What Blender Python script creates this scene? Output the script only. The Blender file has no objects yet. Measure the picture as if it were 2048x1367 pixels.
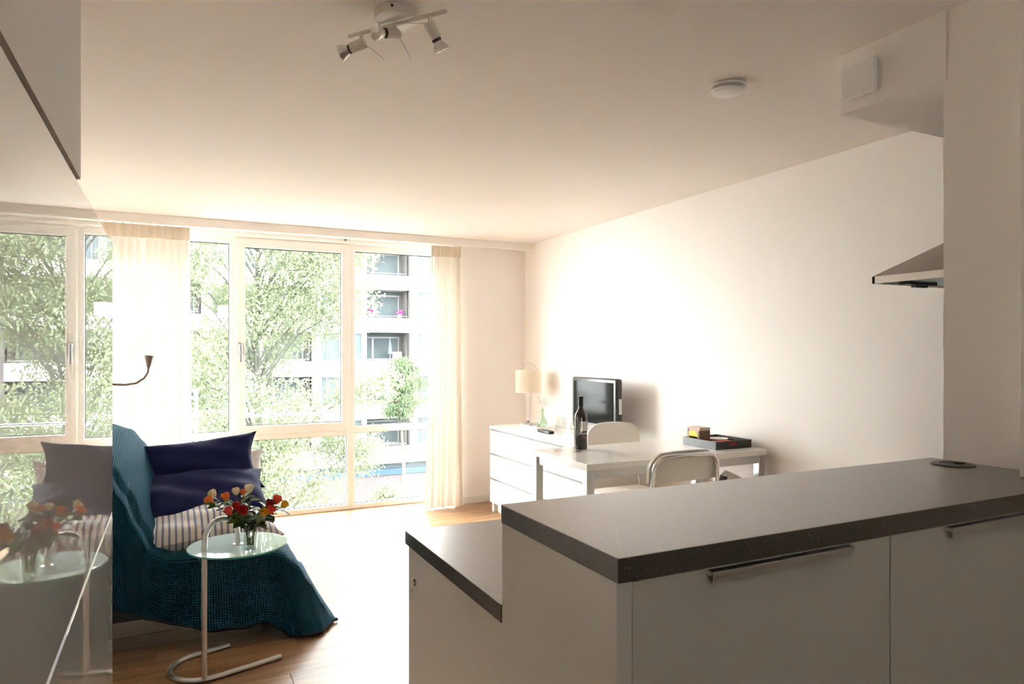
import bpy, bmesh, math, random
import numpy as np
from mathutils import Vector, Matrix
random.seed(7); rng = np.random.default_rng(7)
R = math.radians
scene = bpy.context.scene
COL = scene.collection

# ------------------------------------------------------------------ camera, sky, exposure
YAW = R(26.187); FPX = 1377.36; HC = 1.4
cam_d = bpy.data.cameras.new('camera'); cam = bpy.data.objects.new('camera', cam_d); COL.objects.link(cam)
cam.location = (0, 0, HC); cam.rotation_euler = (R(90), 0, -YAW)
cam_d.sensor_width = 36; cam_d.lens = 36*FPX/2048; cam_d.shift_y = 18/2048; cam_d.clip_start = .02; cam_d.clip_end = 300
scene.camera = cam
world = bpy.data.worlds.new('overcast_sky'); scene.world = world; world.use_nodes = True
bg = world.node_tree.nodes['Background']; bg.inputs[0].default_value = (.98, .99, 1, 1); bg.inputs[1].default_value = 9.0
scene.view_settings.view_transform = 'Standard'; scene.view_settings.look = 'None'
scene.view_settings.gamma = 1; scene.view_settings.use_curve_mapping = False
scene.view_settings.exposure = 1.93
scene.cycles.max_bounces = 14; scene.cycles.diffuse_bounces = 10; scene.cycles.glossy_bounces = 6
scene.cycles.transparent_max_bounces = 24; scene.cycles.transmission_bounces = 8
scene.cycles.sample_clamp_indirect = 8; scene.cycles.caustics_reflective = False; scene.cycles.caustics_refractive = False

# room measures
CEIL = 2.4027; XW = 3.023; XL = -.62; YW = 5.87; YG = 6.11; YB = -2.4
def ray(px, py):
    u = (px-1024)/FPX; v = (701.5-py)/FPX
    return Vector((math.sin(YAW)+u*math.cos(YAW), math.cos(YAW)-u*math.sin(YAW), v))
def on_z(px, py, z): d = ray(px, py); t = (z-HC)/d.z; return Vector((d.x*t, d.y*t, z))
def on_y(px, py, y): d = ray(px, py); t = y/d.y; return Vector((d.x*t, y, HC+d.z*t))

# ------------------------------------------------------------------ materials
MATS = {}
def nt_new(name):
    m = bpy.data.materials.new(name); m.use_nodes = True; nt = m.node_tree
    b = nt.nodes['Principled BSDF']; return m, nt, b
def link(nt, a, b): nt.links.new(a, b)
def mat(name, col, rough=.5, metal=0, var=.04, scale=8, coat=0, bump=0, bscale=60, spec=.5, emit=None):
    """plain surface with fine procedural colour variation and optional fine relief"""
    if name in MATS: return MATS[name]
    m, nt, b = nt_new(name)
    tc = nt.nodes.new('ShaderNodeTexCoord'); n = nt.nodes.new('ShaderNodeTexNoise'); n.inputs['Scale'].default_value = scale; n.inputs['Detail'].default_value = 4
    link(nt, tc.outputs['Object'], n.inputs['Vector'])
    r = nt.nodes.new('ShaderNodeMixRGB'); r.blend_type = 'MIX'
    r.inputs[1].default_value = tuple(max(0, c*(1-var)) for c in col)+(1,); r.inputs[2].default_value = tuple(min(1, c*(1+var)) for c in col)+(1,)
    link(nt, n.outputs['Fac'], r.inputs[0]); link(nt, r.outputs[0], b.inputs['Base Color'])
    b.inputs['Roughness'].default_value = rough; b.inputs['Metallic'].default_value = metal
    b.inputs['Coat Weight'].default_value = coat; b.inputs['Coat Roughness'].default_value = .1
    b.inputs['Specular IOR Level'].default_value = spec
    if bump:
        n2 = nt.nodes.new('ShaderNodeTexNoise'); n2.inputs['Scale'].default_value = bscale; link(nt, tc.outputs['Object'], n2.inputs['Vector'])
        bp = nt.nodes.new('ShaderNodeBump'); bp.inputs['Strength'].default_value = bump; bp.inputs['Distance'].default_value = .01
        link(nt, n2.outputs['Fac'], bp.inputs['Height']); link(nt, bp.outputs[0], b.inputs['Normal'])
    MATS[name] = m; return m
def glass_mat(name, tint=(1,1,1), ior=1.5, rough=0.0, extra=0):
    m, nt, b = nt_new(name); nt.nodes.remove(b); out = nt.nodes['Material Output']
    fr = nt.nodes.new('ShaderNodeFresnel'); ge = nt.nodes.new('ShaderNodeNewGeometry'); mr = nt.nodes.new('ShaderNodeMapRange')
    mr.inputs[3].default_value = ior; mr.inputs[4].default_value = 1/ior      # thin walls: same reflectance from either side
    link(nt, ge.outputs['Backfacing'], mr.inputs[0]); link(nt, mr.outputs[0], fr.inputs[0])
    t = nt.nodes.new('ShaderNodeBsdfTransparent'); t.inputs[0].default_value = tint+(1,)
    g = nt.nodes.new('ShaderNodeBsdfGlossy'); g.inputs['Roughness'].default_value = rough
    mx = nt.nodes.new('ShaderNodeMixShader'); ad = nt.nodes.new('ShaderNodeMath'); ad.inputs[1].default_value = extra; ad.use_clamp = True
    link(nt, fr.outputs[0], ad.inputs[0]); link(nt, ad.outputs[0], mx.inputs[0]); link(nt, t.outputs[0], mx.inputs[1]); link(nt, g.outputs[0], mx.inputs[2])
    link(nt, mx.outputs[0], out.inputs[0]); MATS[name] = m; return m
def fabric_trans(name, col, trans=.5, clear=.0):
    m, nt, b = nt_new(name); nt.nodes.remove(b); out = nt.nodes['Material Output']
    d = nt.nodes.new('ShaderNodeBsdfDiffuse'); d.inputs[0].default_value = col+(1,)
    t = nt.nodes.new('ShaderNodeBsdfTranslucent'); t.inputs[0].default_value = col+(1,)
    mx = nt.nodes.new('ShaderNodeMixShader'); mx.inputs[0].default_value = trans
    link(nt, d.outputs[0], mx.inputs[1]); link(nt, t.outputs[0], mx.inputs[2]); last = mx
    if clear:
        # weave: fine threads let part of the light straight through
        tr = nt.nodes.new('ShaderNodeBsdfTransparent'); m2 = nt.nodes.new('ShaderNodeMixShader'); m2.inputs[0].default_value = clear
        link(nt, mx.outputs[0], m2.inputs[1]); link(nt, tr.outputs[0], m2.inputs[2]); last = m2
    link(nt, last.outputs[0], out.inputs[0]); MATS[name] = m; return m

M_wall = mat('wall_paint', (.90,.862,.825), .55, var=.012, scale=2, bump=.05, bscale=120)
M_ceil = mat('ceiling_paint', (.90,.86,.825), .7, var=.012, scale=1.5, bump=.05, bscale=90)
M_winwhite = mat('window_frame_paint', (.86,.83,.79), .35, var=.01)
M_gasket = mat('rubber_gasket', (.03,.03,.03), .6)
M_pane = glass_mat('window_pane_glass', (.96,.98,.97), 1.45)
M_chrome = mat('chrome', (.78,.77,.76), .12, 1, .02)
M_alu = mat('brushed_aluminium', (.62,.62,.62), .32, 1, .05, 40)
M_white = mat('white_lacquer', (.85,.84,.82), .32, var=.01)
M_gloss = mat('high_gloss_white', (.74,.735,.69), .006, var=.01, scale=2, spec=.6)
M_gloss2 = mat('satin_kitchen_front', (.66,.66,.60), .22, var=.015, scale=2)
M_black = mat('black_plastic', (.015,.015,.016), .35)
M_dark = mat('gap_shade_dark_parts', (.02,.018,.016), .8)  # gap shade put into the colour; also the plain dark legs and screw
M_teal_pipe = mat('dark_binding', (.012,.014,.02), .8)
M_navy = mat('navy_cotton', (.009,.012,.062), .8, var=.2, scale=6, bump=.3, bscale=22, spec=.15)
M_glass = glass_mat('clear_glass', (.93,.935,.93), 1.52)
M_tglass = mat('milky_green_glass', (.58,.74,.735), .03, var=.02, scale=4, spec=.7)
M_leaf = None

def ramp(nt, fac, stops):
    r = nt.nodes.new('ShaderNodeValToRGB'); e = r.color_ramp.elements
    while len(e) < len(stops): e.new(.5)
    for el, (p, c) in zip(e, stops): el.position = p; el.color = c+(1,)
    link(nt, fac, r.inputs[0]); return r
def wood_mat():
    m, nt, b = nt_new('oak_laminate')
    g = nt.nodes.new('ShaderNodeNewGeometry'); oi = nt.nodes.new('ShaderNodeObjectInfo')
    mp = nt.nodes.new('ShaderNodeMapping'); mp.inputs['Scale'].default_value = (1.1, 15, 1)
    ad = nt.nodes.new('ShaderNodeVectorMath'); ad.operation = 'ADD'
    mu = nt.nodes.new('ShaderNodeMath'); mu.operation = 'MULTIPLY'; mu.inputs[1].default_value = 37
    link(nt, oi.outputs['Random'], mu.inputs[0]); link(nt, g.outputs['Position'], mp.inputs[0]); link(nt, mp.outputs[0], ad.inputs[0]); link(nt, mu.outputs[0], ad.inputs[1])
    n = nt.nodes.new('ShaderNodeTexNoise'); n.inputs['Scale'].default_value = 2.2; n.inputs['Detail'].default_value = 7; n.inputs['Distortion'].default_value = .6
    link(nt, ad.outputs[0], n.inputs['Vector'])
    r = ramp(nt, n.outputs['Fac'], [(.25,(.17,.083,.036)),(.48,(.31,.168,.078)),(.75,(.40,.235,.118))])
    hs = nt.nodes.new('ShaderNodeHueSaturation'); mr = nt.nodes.new('ShaderNodeMapRange'); mr.inputs[3].default_value = .86; mr.inputs[4].default_value = 1.14
    link(nt, oi.outputs['Random'], mr.inputs[0]); link(nt, mr.outputs[0], hs.inputs['Value']); link(nt, r.outputs[0], hs.inputs['Color']); link(nt, hs.outputs[0], b.inputs['Base Color'])
    b.inputs['Roughness'].default_value = .34; b.inputs['Specular IOR Level'].default_value = .6
    MATS['wood'] = m; return m
M_wood = wood_mat()
def speckle_mat():
    m, nt, b = nt_new('dark_speckled_worktop')
    tc = nt.nodes.new('ShaderNodeTexCoord'); v = nt.nodes.new('ShaderNodeTexVoronoi'); v.inputs['Scale'].default_value = 170
    link(nt, tc.outputs['Object'], v.inputs['Vector'])
    n = nt.nodes.new('ShaderNodeTexNoise'); n.inputs['Scale'].default_value = 60; link(nt, tc.outputs['Object'], n.inputs['Vector'])
    mu = nt.nodes.new('ShaderNodeMath'); mu.operation = 'MULTIPLY'; link(nt, v.outputs['Distance'], mu.inputs[0]); link(nt, n.outputs['Fac'], mu.inputs[1])
    r = ramp(nt, mu.outputs[0], [(.0,(.55,.52,.48)),(.052,(.40,.38,.35)),(.075,(.020,.017,.015)),(1,(.026,.022,.019))])
    link(nt, r.outputs[0], b.inputs['Base Color']); b.inputs['Roughness'].default_value = .36; b.inputs['Specular IOR Level'].default_value = 1.0; b.inputs['Coat Weight'].default_value = 1; b.inputs['Coat Roughness'].default_value = .3
    return m
M_counter = speckle_mat()
def waffle_mat():
    m, nt, b = nt_new('teal_waffle_cotton')
    uv = nt.nodes.new('ShaderNodeTexCoord'); sep = nt.nodes.new('ShaderNodeSeparateXYZ'); link(nt, uv.outputs['UV'], sep.inputs[0])
    hs = []
    for k, f in ((0, 560), (1, 560)):
        mu = nt.nodes.new('ShaderNodeMath'); mu.operation = 'MULTIPLY'; mu.inputs[1].default_value = f; link(nt, sep.outputs[k], mu.inputs[0])
        s = nt.nodes.new('ShaderNodeMath'); s.operation = 'SINE'; link(nt, mu.outputs[0], s.inputs[0]); hs.append(s)
    mx = nt.nodes.new('ShaderNodeMath'); mx.operation = 'MAXIMUM'; link(nt, hs[0].outputs[0], mx.inputs[0]); link(nt, hs[1].outputs[0], mx.inputs[1])
    r = ramp(nt, mx.outputs[0], [(0,(.001,.02,.042)),(.35,(.001,.062,.115)),(1,(.002,.11,.175))]); link(nt, r.outputs[0], b.inputs['Base Color'])
    bp = nt.nodes.new('ShaderNodeBump'); bp.inputs['Strength'].default_value = .9; bp.inputs['Distance'].default_value = .006
    link(nt, mx.outputs[0], bp.inputs['Height']); link(nt, bp.outputs[0], b.inputs['Normal'])
    b.inputs['Roughness'].default_value = .85; b.inputs['Specular IOR Level'].default_value = .2
    return m
M_waffle = waffle_mat()
def stripe_mat():
    m, nt, b = nt_new('blue_striped_cotton')
    uv = nt.nodes.new('ShaderNodeTexCoord'); sep = nt.nodes.new('ShaderNodeSeparateXYZ'); link(nt, uv.outputs['UV'], sep.inputs[0])
    mu = nt.nodes.new('ShaderNodeMath'); mu.operation = 'MULTIPLY'; mu.inputs[1].default_value = 24; link(nt, sep.outputs[0], mu.inputs[0])
    fr = nt.nodes.new('ShaderNodeMath'); fr.operation = 'FRACT'; link(nt, mu.outputs[0], fr.inputs[0])
    W = (.74,.70,.65); B = (.20,.23,.36); L = (.48,.50,.58)
    r = ramp(nt, fr.outputs[0], [(0,W),(.46,W),(.50,L),(.56,B),(.80,B),(.86,L),(.90,W)]); r.color_ramp.interpolation = 'LINEAR'
    link(nt, r.outputs[0], b.inputs['Base Color']); b.inputs['Roughness'].default_value = .8
    return m
M_stripe = stripe_mat()
def brick_mat():
    m, nt, b = nt_new('brown_brick')
    g = nt.nodes.new('ShaderNodeNewGeometry'); sep = nt.nodes.new('ShaderNodeSeparateXYZ'); cb = nt.nodes.new('ShaderNodeCombineXYZ')
    link(nt, g.outputs['Position'], sep.inputs[0]); link(nt, sep.outputs[0], cb.inputs[0]); link(nt, sep.outputs[2], cb.inputs[1])
    t = nt.nodes.new('ShaderNodeTexBrick'); t.inputs['Scale'].default_value = 4
    t.inputs['Color1'].default_value = (.055,.046,.048,1); t.inputs['Color2'].default_value = (.044,.038,.041,1); t.inputs['Mortar'].default_value = (.075,.072,.074,1)
    link(nt, cb.outputs[0], t.inputs['Vector']); link(nt, t.outputs[0], b.inputs['Base Color']); b.inputs['Roughness'].default_value = .9
    return m
M_brick = brick_mat()

# ------------------------------------------------------------------ mesh builder
class MB:
    def __init__(s): s.v = []; s.f = []; s.uv = None
    def add(s, vs, fs):
        o = len(s.v); s.v += [tuple(p) for p in vs]; s.f += [tuple(i+o for i in f) for f in fs]; return s
    def box(s, x0, x1, y0, y1, z0, z1):
        return s.add([(x0,y0,z0),(x1,y0,z0),(x1,y1,z0),(x0,y1,z0),(x0,y0,z1),(x1,y0,z1),(x1,y1,z1),(x0,y1,z1)],
                     [(0,3,2,1),(4,5,6,7),(0,1,5,4),(1,2,6,5),(2,3,7,6),(3,0,4,7)])
    def rbox(s, x0, x1, y0, y1, z0, z1, b=.004, seg=2, mtx=None):
        bm = bmesh.new(); bmesh.ops.create_cube(bm, size=1)
        for v in bm.verts: v.co = Vector(((x0+x1)/2+v.co.x*(x1-x0), (y0+y1)/2+v.co.y*(y1-y0), (z0+z1)/2+v.co.z*(z1-z0)))
        bmesh.ops.bevel(bm, geom=bm.edges[:], offset=b, segments=seg, affect='EDGES', profile=.5)
        if mtx is not None: bmesh.ops.transform(bm, matrix=mtx, verts=bm.verts)
        bm.verts.index_update(); s.add([v.co for v in bm.verts], [[v.index for v in f.verts] for f in bm.faces]); bm.free(); return s
    def tube(s, path, r, n=10, cap=True):
        P = [Vector(p) for p in path]; rs = r if isinstance(r, (list, tuple)) else [r]*len(P)
        t0 = (P[1]-P[0]).normalized(); ref = Vector((0,0,1)) if abs(t0.z) < .9 else Vector((1,0,0))
        nrm = t0.cross(ref).normalized(); vs = []; prev = t0
        for i, p in enumerate(P):
            t = (P[min(i+1, len(P)-1)]-P[max(i-1, 0)]).normalized()
            q = prev.rotation_difference(t); nrm = (q @ nrm); nrm = (nrm-t*nrm.dot(t)).normalized(); prev = t; bn = t.cross(nrm)
            vs += [p+(nrm*math.cos(2*math.pi*k/n)+bn*math.sin(2*math.pi*k/n))*rs[i] for k in range(n)]
        fs = [(i*n+k, i*n+(k+1) % n, (i+1)*n+(k+1) % n, (i+1)*n+k) for i in range(len(P)-1) for k in range(n)]
        if cap: fs += [tuple(range(n-1, -1, -1)), tuple((len(P)-1)*n+k for k in range(n))]
        return s.add(vs, fs)
    def lathe(s, c, prof, n=24, mtx=None, caps=True):
        vs = []
        for (r, z) in prof:
            for k in range(n):
                a = 2*math.pi*k/n; vs.append(Vector((r*math.cos(a), r*math.sin(a), z)))
        if mtx is not None: vs = [mtx @ v for v in vs]
        vs = [v+Vector(c) for v in vs]
        fs = [(i*n+k, i*n+(k+1) % n, (i+1)*n+(k+1) % n, (i+1)*n+k) for i in range(len(prof)-1) for k in range(n)]
        if caps:
            if prof[0][0] > 1e-6: fs.append(tuple(range(n-1, -1, -1)))
            if prof[-1][0] > 1e-6: fs.append(tuple((len(prof)-1)*n+k for k in range(n)))
        return s.add(vs, fs)
    def grid(s, fn, nu, nv, uvf=None):
        o = len(s.v); s.v += [tuple(fn(i/nu, j/nv)) for i in range(nu+1) for j in range(nv+1)]
        s.f += [(o+i*(nv+1)+j, o+(i+1)*(nv+1)+j, o+(i+1)*(nv+1)+j+1, o+i*(nv+1)+j+1) for i in range(nu) for j in range(nv)]
        if uvf: s.uv = (s.uv or []) + [uvf(i/nu, j/nv) for i in range(nu+1) for j in range(nv+1)]
        return s
def dir_mtx(d):
    return Vector((0,0,1)).rotation_difference(Vector(d).normalized()).to_matrix().to_4x4()
def setp(o, label=None, cat=None, group=None, kind=None):
    if label: o['label'] = label
    if cat: o['category'] = cat
    if group: o['group'] = group
    if kind: o['kind'] = kind
    return o
def thing(name, loc, label, cat, group=None):
    o = bpy.data.objects.new(name, None); COL.objects.link(o); o.location = loc; o.empty_display_size = .05
    return setp(o, label, cat, group)
def obj(name, mb, m, parent=None, label=None, cat=None, group=None, kind=None, smooth=False, origin=None, mods=None):
    """world-space builder -> one mesh object; origin at parent or at its own base"""
    V = np.array(mb.v, dtype=float)
    if parent is not None: off = np.array(WORLD(parent))
    elif origin is not None: off = np.array(origin, dtype=float)
    else: off = np.array([(V[:,0].min()+V[:,0].max())/2, (V[:,1].min()+V[:,1].max())/2, V[:,2].min()])
    me = bpy.data.meshes.new(name); me.from_pydata([tuple(p) for p in (V-off)], [], mb.f); me.validate()
    if mb.uv:
        ul = me.uv_layers.new(name='UVMap')
        for lp in me.loops: ul.data[lp.index].uv = mb.uv[lp.vertex_index]
    if smooth:
        for p in me.polygons: p.use_smooth = True
        try: me.set_sharp_from_angle(angle=R(38))
        except Exception: pass
    me.materials.append(m); o = bpy.data.objects.new(name, me); COL.objects.link(o)
    if parent is not None: o.parent = parent
    else: o.location = off
    return setp(o, label, cat, group, kind)
def WORLD(o):
    p = Vector(o.location); q = o.parent
    while q: p += Vector(q.location); q = q.parent
    return p
def struct(name, mb, m, parent=None): return obj(name, mb, m, parent, kind=None if parent else 'structure', origin=None if parent else (0,0,0))

# ------------------------------------------------------------------ room shell
floor = struct('floor', MB().box(XL-.1, XW+.1, YB-.1, 6.2, -.12, -.012), mat('subfloor', (.25,.16,.09), .7))
plank_me = None
PW = .19; PL = 1.28; y = YB; row = 0
while y < 6.17:
    x = XL-((row*.47) % 1.0)*PL; y1 = min(y+PW, 6.18)
    while x < XW:
        a, b_ = max(x, XL), min(x+PL, XW)
        if b_-a > .03:
            if plank_me is None:
                mb = MB().rbox(-.5, .5, -.5, .5, -.012, 0, b=.0012, seg=1)
                plank_me = bpy.data.meshes.new('plank'); plank_me.from_pydata(mb.v, [], mb.f); plank_me.materials.append(M_wood)
            o = bpy.data.objects.new('plank', plank_me); COL.objects.link(o); o.parent = floor
            o.location = ((a+b_)/2, (y+y1)/2, 0); o.scale = (b_-a-.0008, y1-y-.0008, 1)
        x += PL
    y += PW; row += 1
struct('ceiling', MB().box(XL-.1, XW+.1, YB-.1, 6.25, CEIL, CEIL+.15), M_ceil)
struct('wall_right', MB().box(XW, XW+.12, YB-.1, 6.25, -.1, CEIL), M_wall)
struct('wall_left', MB().box(XL-.12, XL, YB-.1, 6.25, -.1, CEIL), M_wall)
struct('wall_front', MB().box(XL-.1, .45, YB-.12, YB, -.1, CEIL).box(1.45, XW+.1, YB-.12, YB, -.1, CEIL).box(.45, 1.45, YB-.12, YB, 2.34, CEIL), M_wall)
d1 = struct('added_door', MB().rbox(.50, 1.40, YB-.08, YB-.04, .005, 2.0, .003), M_white)  # unseen door, added to carry the fill fanlight above it
struct('door_frame', MB().box(.45, .50, YB-.11, YB+.01, 0, 2.34).box(1.40, 1.45, YB-.11, YB+.01, 0, 2.34).box(.50, 1.40, YB-.11, YB+.01, 2.0, 2.05).box(.50, 1.40, YB-.11, YB+.01, 2.30, 2.34), M_winwhite, d1)
struct('door_handle', MB().tube([(.58, YB-.04, 1.05), (.58, YB+.015, 1.05), (.70, YB+.015, 1.05)], .009, 8), M_alu, d1)
w4 = struct('window_4', MB().box(.50, .78, YB-.08, YB-.04, 2.05, 2.30).box(1.12, 1.40, YB-.08, YB-.04, 2.05, 2.30), M_winwhite)  # unseen fanlight added to let in fill light from behind the camera
struct('pane', MB().box(.78, 1.12, YB-.062, YB-.058, 2.05, 2.30), M_pane, w4)
XJ = 2.30    # right jamb of the window recess
struct('wall_back', MB().box(XJ, XW, YW, 6.25, -.1, CEIL), M_wall)
struct('baseboard_back', MB().rbox(XJ, XW, YW-.012, YW, 0, .065, .002), M_white)
struct('baseboard_right', MB().rbox(XW-.012, XW, 1.98, YW-.012, 0, .065, .002), M_white)
# pelmet board along the ceiling over the windows, curtain rail below it
struct('trim_1', MB().rbox(XL, XW, 5.705, 5.74, CEIL-.066, CEIL, .004).rbox(XL, XW, 5.74, 6.06, CEIL-.03, CEIL, .002), M_winwhite)
struct('trim_2', MB().rbox(XL, XJ, 6.02, 6.16, 2.345, CEIL-.03, .003), M_winwhite)
# kitchen side wall, nib above the counter and duct box
XC = 2.045
struct('wall_kitchen', MB().box(XC, XC+.14, YB, 1.265, -.1, CEIL), M_wall)
struct('wall_nib', MB().rbox(1.926, XC, .60, 1.0, 1.0815, CEIL, .002), M_wall)
struct('ceiling_bulkhead', MB().box(2.04, XW, 1.255, 1.61, 2.202, CEIL), M_wall)

# ------------------------------------------------------------------ windows
def win_frame(n, x0, x1):
    w = struct('window_%d' % n, MB().rbox(x0, x1, YG-.01, YG+.07, 0, .045, .004).rbox(x0, x1, YG-.01, YG+.07, 2.285, 2.35, .004)
               .rbox(x0, x0+.035, YG-.01, YG+.07, .045, 2.285, .004).rbox(x1-.035, x1, YG-.01, YG+.07, .045, 2.285, .004), M_winwhite)
    return w
def glazing(w, x0, x1, z0, z1, yo=0):
    g = .006
    struct('gasket', MB().box(x0, x1, YG+.018+yo, YG+.026+yo, z0, z0+g).box(x0, x1, YG+.018+yo, YG+.026+yo, z1-g, z1)
           .box(x0, x0+g, YG+.018+yo, YG+.026+yo, z0+g, z1-g).box(x1-g, x1, YG+.018+yo, YG+.026+yo, z0+g, z1-g), M_gasket, w)
    struct('pane', MB().box(x0+.001, x1-.001, YG+.020+yo, YG+.024+yo, z0+.001, z1-.001), M_pane, w)
def sash(w, x0, x1, z0, z1, fw, name='sash_frame', y0=-.02, y1=.05):
    struct(name, MB().rbox(x0, x1, YG+y0, YG+y1, z0, z0+fw, .004).rbox(x0, x1, YG+y0, YG+y1, z1-fw, z1, .004)
           .rbox(x0, x0+fw, YG+y0, YG+y1, z0+fw, z1-fw, .004).rbox(x1-fw, x1, YG+y0, YG+y1, z0+fw, z1-fw, .004), M_winwhite, w)
wL = win_frame(1, XL, .449); wC = win_frame(2, .449, 1.412); wR = win_frame(3, 1.412, XJ)
for w, x0, x1 in ((wL, XL+.035, .414), (wR, 1.447, XJ-.035)):
    struct('transom', MB().rbox(x0, x1, YG-.01, YG+.07, .675, .735, .004), M_winwhite, w)
    glazing(w, x0, x1, .735, 2.285); glazing(w, x0, x1, .045, .675)
struct('transom', MB().rbox(.484, 1.377, YG-.01, YG+.07, .655, .70, .004), M_winwhite, wC)
sash(wC, .462, 1.402, .702, 2.335, .072)
glazing(wC, .534, 1.330, .774, 2.263, .004); glazing(wC, .484, 1.377, .045, .655)
h = MB().rbox(.478, .508, YG-.032, YG-.020, 1.36, 1.47, .004).rbox(.484, .502, YG-.062, YG-.032, 1.435, 1.455, .003).rbox(.485, .507, YG-.072, YG-.058, 1.31, 1.455, .005)
struct('handle', h, M_alu, wC)
struct('vent_screw', MB().lathe((1.345, 6.018, 2.365), [(.0001,-.003),(.008,-.003),(.008,.003)], 12, Matrix.Rotation(R(90), 4, 'X')), M_black, wC)
obj('safety_rail', MB().tube([(.44,6.27,.845),(1.42,6.27,.845)], .013, 10).box(.45,.47,6.2,6.27,.835,.855).box(1.39,1.41,6.2,6.27,.835,.855), M_alu, None,
    'thin grey metal safety rail across the outside of the middle window', 'rail', smooth=True)

# ------------------------------------------------------------------ curtains
def curtain(name, x0, x1, fl0, fl1, folds, label, m, ztop=2.338):
    t = thing(name, ((x0+x1)/2, 5.79, 0), label, 'curtain', 'curtains at the window')
    nu, nv = folds*10, 26
    def fn(u, v):
        z = .012+v*(ztop-.10-.012)
        e0 = x0+(fl0-x0)*(1-v)**1.5; e1 = x1+(fl1-x1)*(1-v)**1.5
        ph = u*folds*2*math.pi+.5*math.sin(u*9)+.25*math.sin(v*3+u*5)
        amp = .035*(1-.35*v)*(.75+.25*math.sin(u*17))
        return (e0+(e1-e0)*u+.012*math.sin(ph*.5+v*2)*(1-v), 5.79+amp*math.sin(ph), z)
    obj('fabric', MB().grid(fn, nu, nv), m, t, smooth=True)
    def hd(u, v):
        ph = u*folds*2*math.pi+.5*math.sin(u*9)+.25*math.sin(3+u*5)
        p = abs(math.sin(ph*.5))**.5
        return (x0+(x1-x0)*u, 5.788+.02*(p-.6)*(1-.3*v), ztop-.10+v*.10)
    obj('heading_tape', MB().grid(hd, nu, 4), MATS['curtain_head'], t, smooth=True)
    for k in range(folds+1):
        x = x0+(x1-x0)*k/folds
        obj('glider', MB().rbox(x-.004, x+.004, 5.782, 5.796, ztop-.004, ztop+.008, .001, 1), M_white, t)
    return t
M_cur = fabric_trans('sheer_curtain', (.84,.79,.72), .10, .02)
fabric_trans('curtain_head', (.76,.66,.54), .04, 0)
curtain('curtain', -.56, .113, -.56, .125, 12, 'cream sheer curtain at left behind the teal sofa', M_cur)
curtain('curtain', 2.05, 2.33, 1.985, 2.36, 8, 'narrow gathered cream curtain beside the dresser wall', M_cur)
struct('trim_3', MB().box(XL, 2.40, 5.775, 5.803, 2.3465, CEIL-.03), M_white)

# ------------------------------------------------------------------ tall gloss cabinet at left
XP = -.095
t = thing('tall_cabinet', (-.36, .4, 0), 'tall mirror-gloss white cabinet at the left edge reflecting the window', 'cabinet')
obj('body', MB().box(XL+.012, XP-.02, YB+.05, 1.375, .0, 1.586), M_gloss2, t)
obj('door', MB().rbox(XP-.02, XP, YB+.06, 1.383, 1.1225, 1.588, .0012), M_gloss, t)
obj('door', MB().rbox(XP-.02, XP, YB+.06, 1.383, .08, 1.1175, .0012), M_gloss, t)
obj('edge_strip', MB().box(XP-.018, XP-.0005, YB+.06, 1.3825, 1.1175, 1.1225), M_alu, t)
struct('wall_bulkhead', MB().box(XL, XP, YB, .925, 1.596, CEIL), M_wall)
struct('gap_shade_strip', MB().box(XL, XP-.006, YB, .92, 1.588, 1.596), M_dark)  # dark strip stands in for the shade in the gap above the cabinet

# ------------------------------------------------------------------ kitchen island
UZ = 1.08; LZ = .87; TH = .039; X0 = .6145
t = thing('bar_unit', (1.3, 1.09, 0), 'white bar-height kitchen unit with two handled fronts under the dark counter', 'cabinet')
obj('carcass', MB().box(X0+.032, XC-.001, .905, 1.292, .0, UZ-TH-.001), M_gloss2, t)
obj('side_panel', MB().rbox(X0+.002, X0+.031, .886, 1.3015, .0, UZ-TH, .001), M_gloss, t)
for x0, x1, hx0, hx1 in ((.6465, 1.2625, .797, 1.139), (1.2655, 1.885, 1.435, 1.777)):
    d = obj('door', MB().rbox(x0, x1, .886, .904, .10, UZ-TH-.003, .0015), M_gloss2, t)
    obj('handle', MB().rbox(hx0, hx1, .868, .8855, UZ-TH-.014, UZ-TH-.0045, .0015).box(hx0, hx1, .868, .871, UZ-TH-.024, UZ-TH-.013), M_alu, d)
obj('filler_panel', MB().rbox(1.888, XC-.001, .886, .904, .10, UZ-TH-.003, .001), M_gloss2, t)
t = thing('bar_counter', (1.3, 1.09, UZ-TH), 'thick dark speckled raised bar worktop in the right foreground', 'worktop')
obj('slab', MB().rbox(X0, XC-.0005, .8792, 1.3022, UZ-TH, UZ, .0015), M_counter, t)
t = thing('base_unit', (1.8, 1.63, 0), 'white gloss kitchen base unit behind the bar with a small hook on its side', 'cabinet')
obj('carcass', MB().box(X0+.032, XW-.002, 1.302, 1.935, .0, LZ-TH-.001), M_gloss2, t)
obj('side_panel', MB().rbox(X0+.006, X0+.031, 1.302, 1.950, .0, LZ-TH, .001), M_gloss, t)
obj('worktop_underside', MB().box(X0+.05, XW-.01, 1.936, 1.95, .1, LZ-TH-.002), M_gloss2, t)
obj('worktop', MB().rbox(X0, XW-.001, 1.3025, 1.967, LZ-TH, LZ, .0015), M_counter, None, 'lower dark speckled worktop stepping down behind the bar', 'worktop')
hk = on_y(827, 1168, 1.90); hx = X0+.0055
obj('hook', MB().lathe((hx-.001, 1.88, .742), [(.0001,0),(.010,0),(.010,.003),(.0001,.0035)], 14, dir_mtx((-1,0,0)))
    .tube([(hx-.004,1.88,.742),(hx-.010,1.88,.735),(hx-.012,1.882,.722),(hx-.010,1.888,.712),(hx-.012,1.897,.709),(hx-.014,1.903,.716)], .0016, 8), M_chrome, None,
    'small chrome hook stuck on the white side panel below the lower worktop', 'hook', smooth=True)
g = on_z(1906, 929, UZ)
t = thing('cable_outlet', g, 'round black cable outlet set in the bar worktop by the wall', 'cable outlet')
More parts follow.
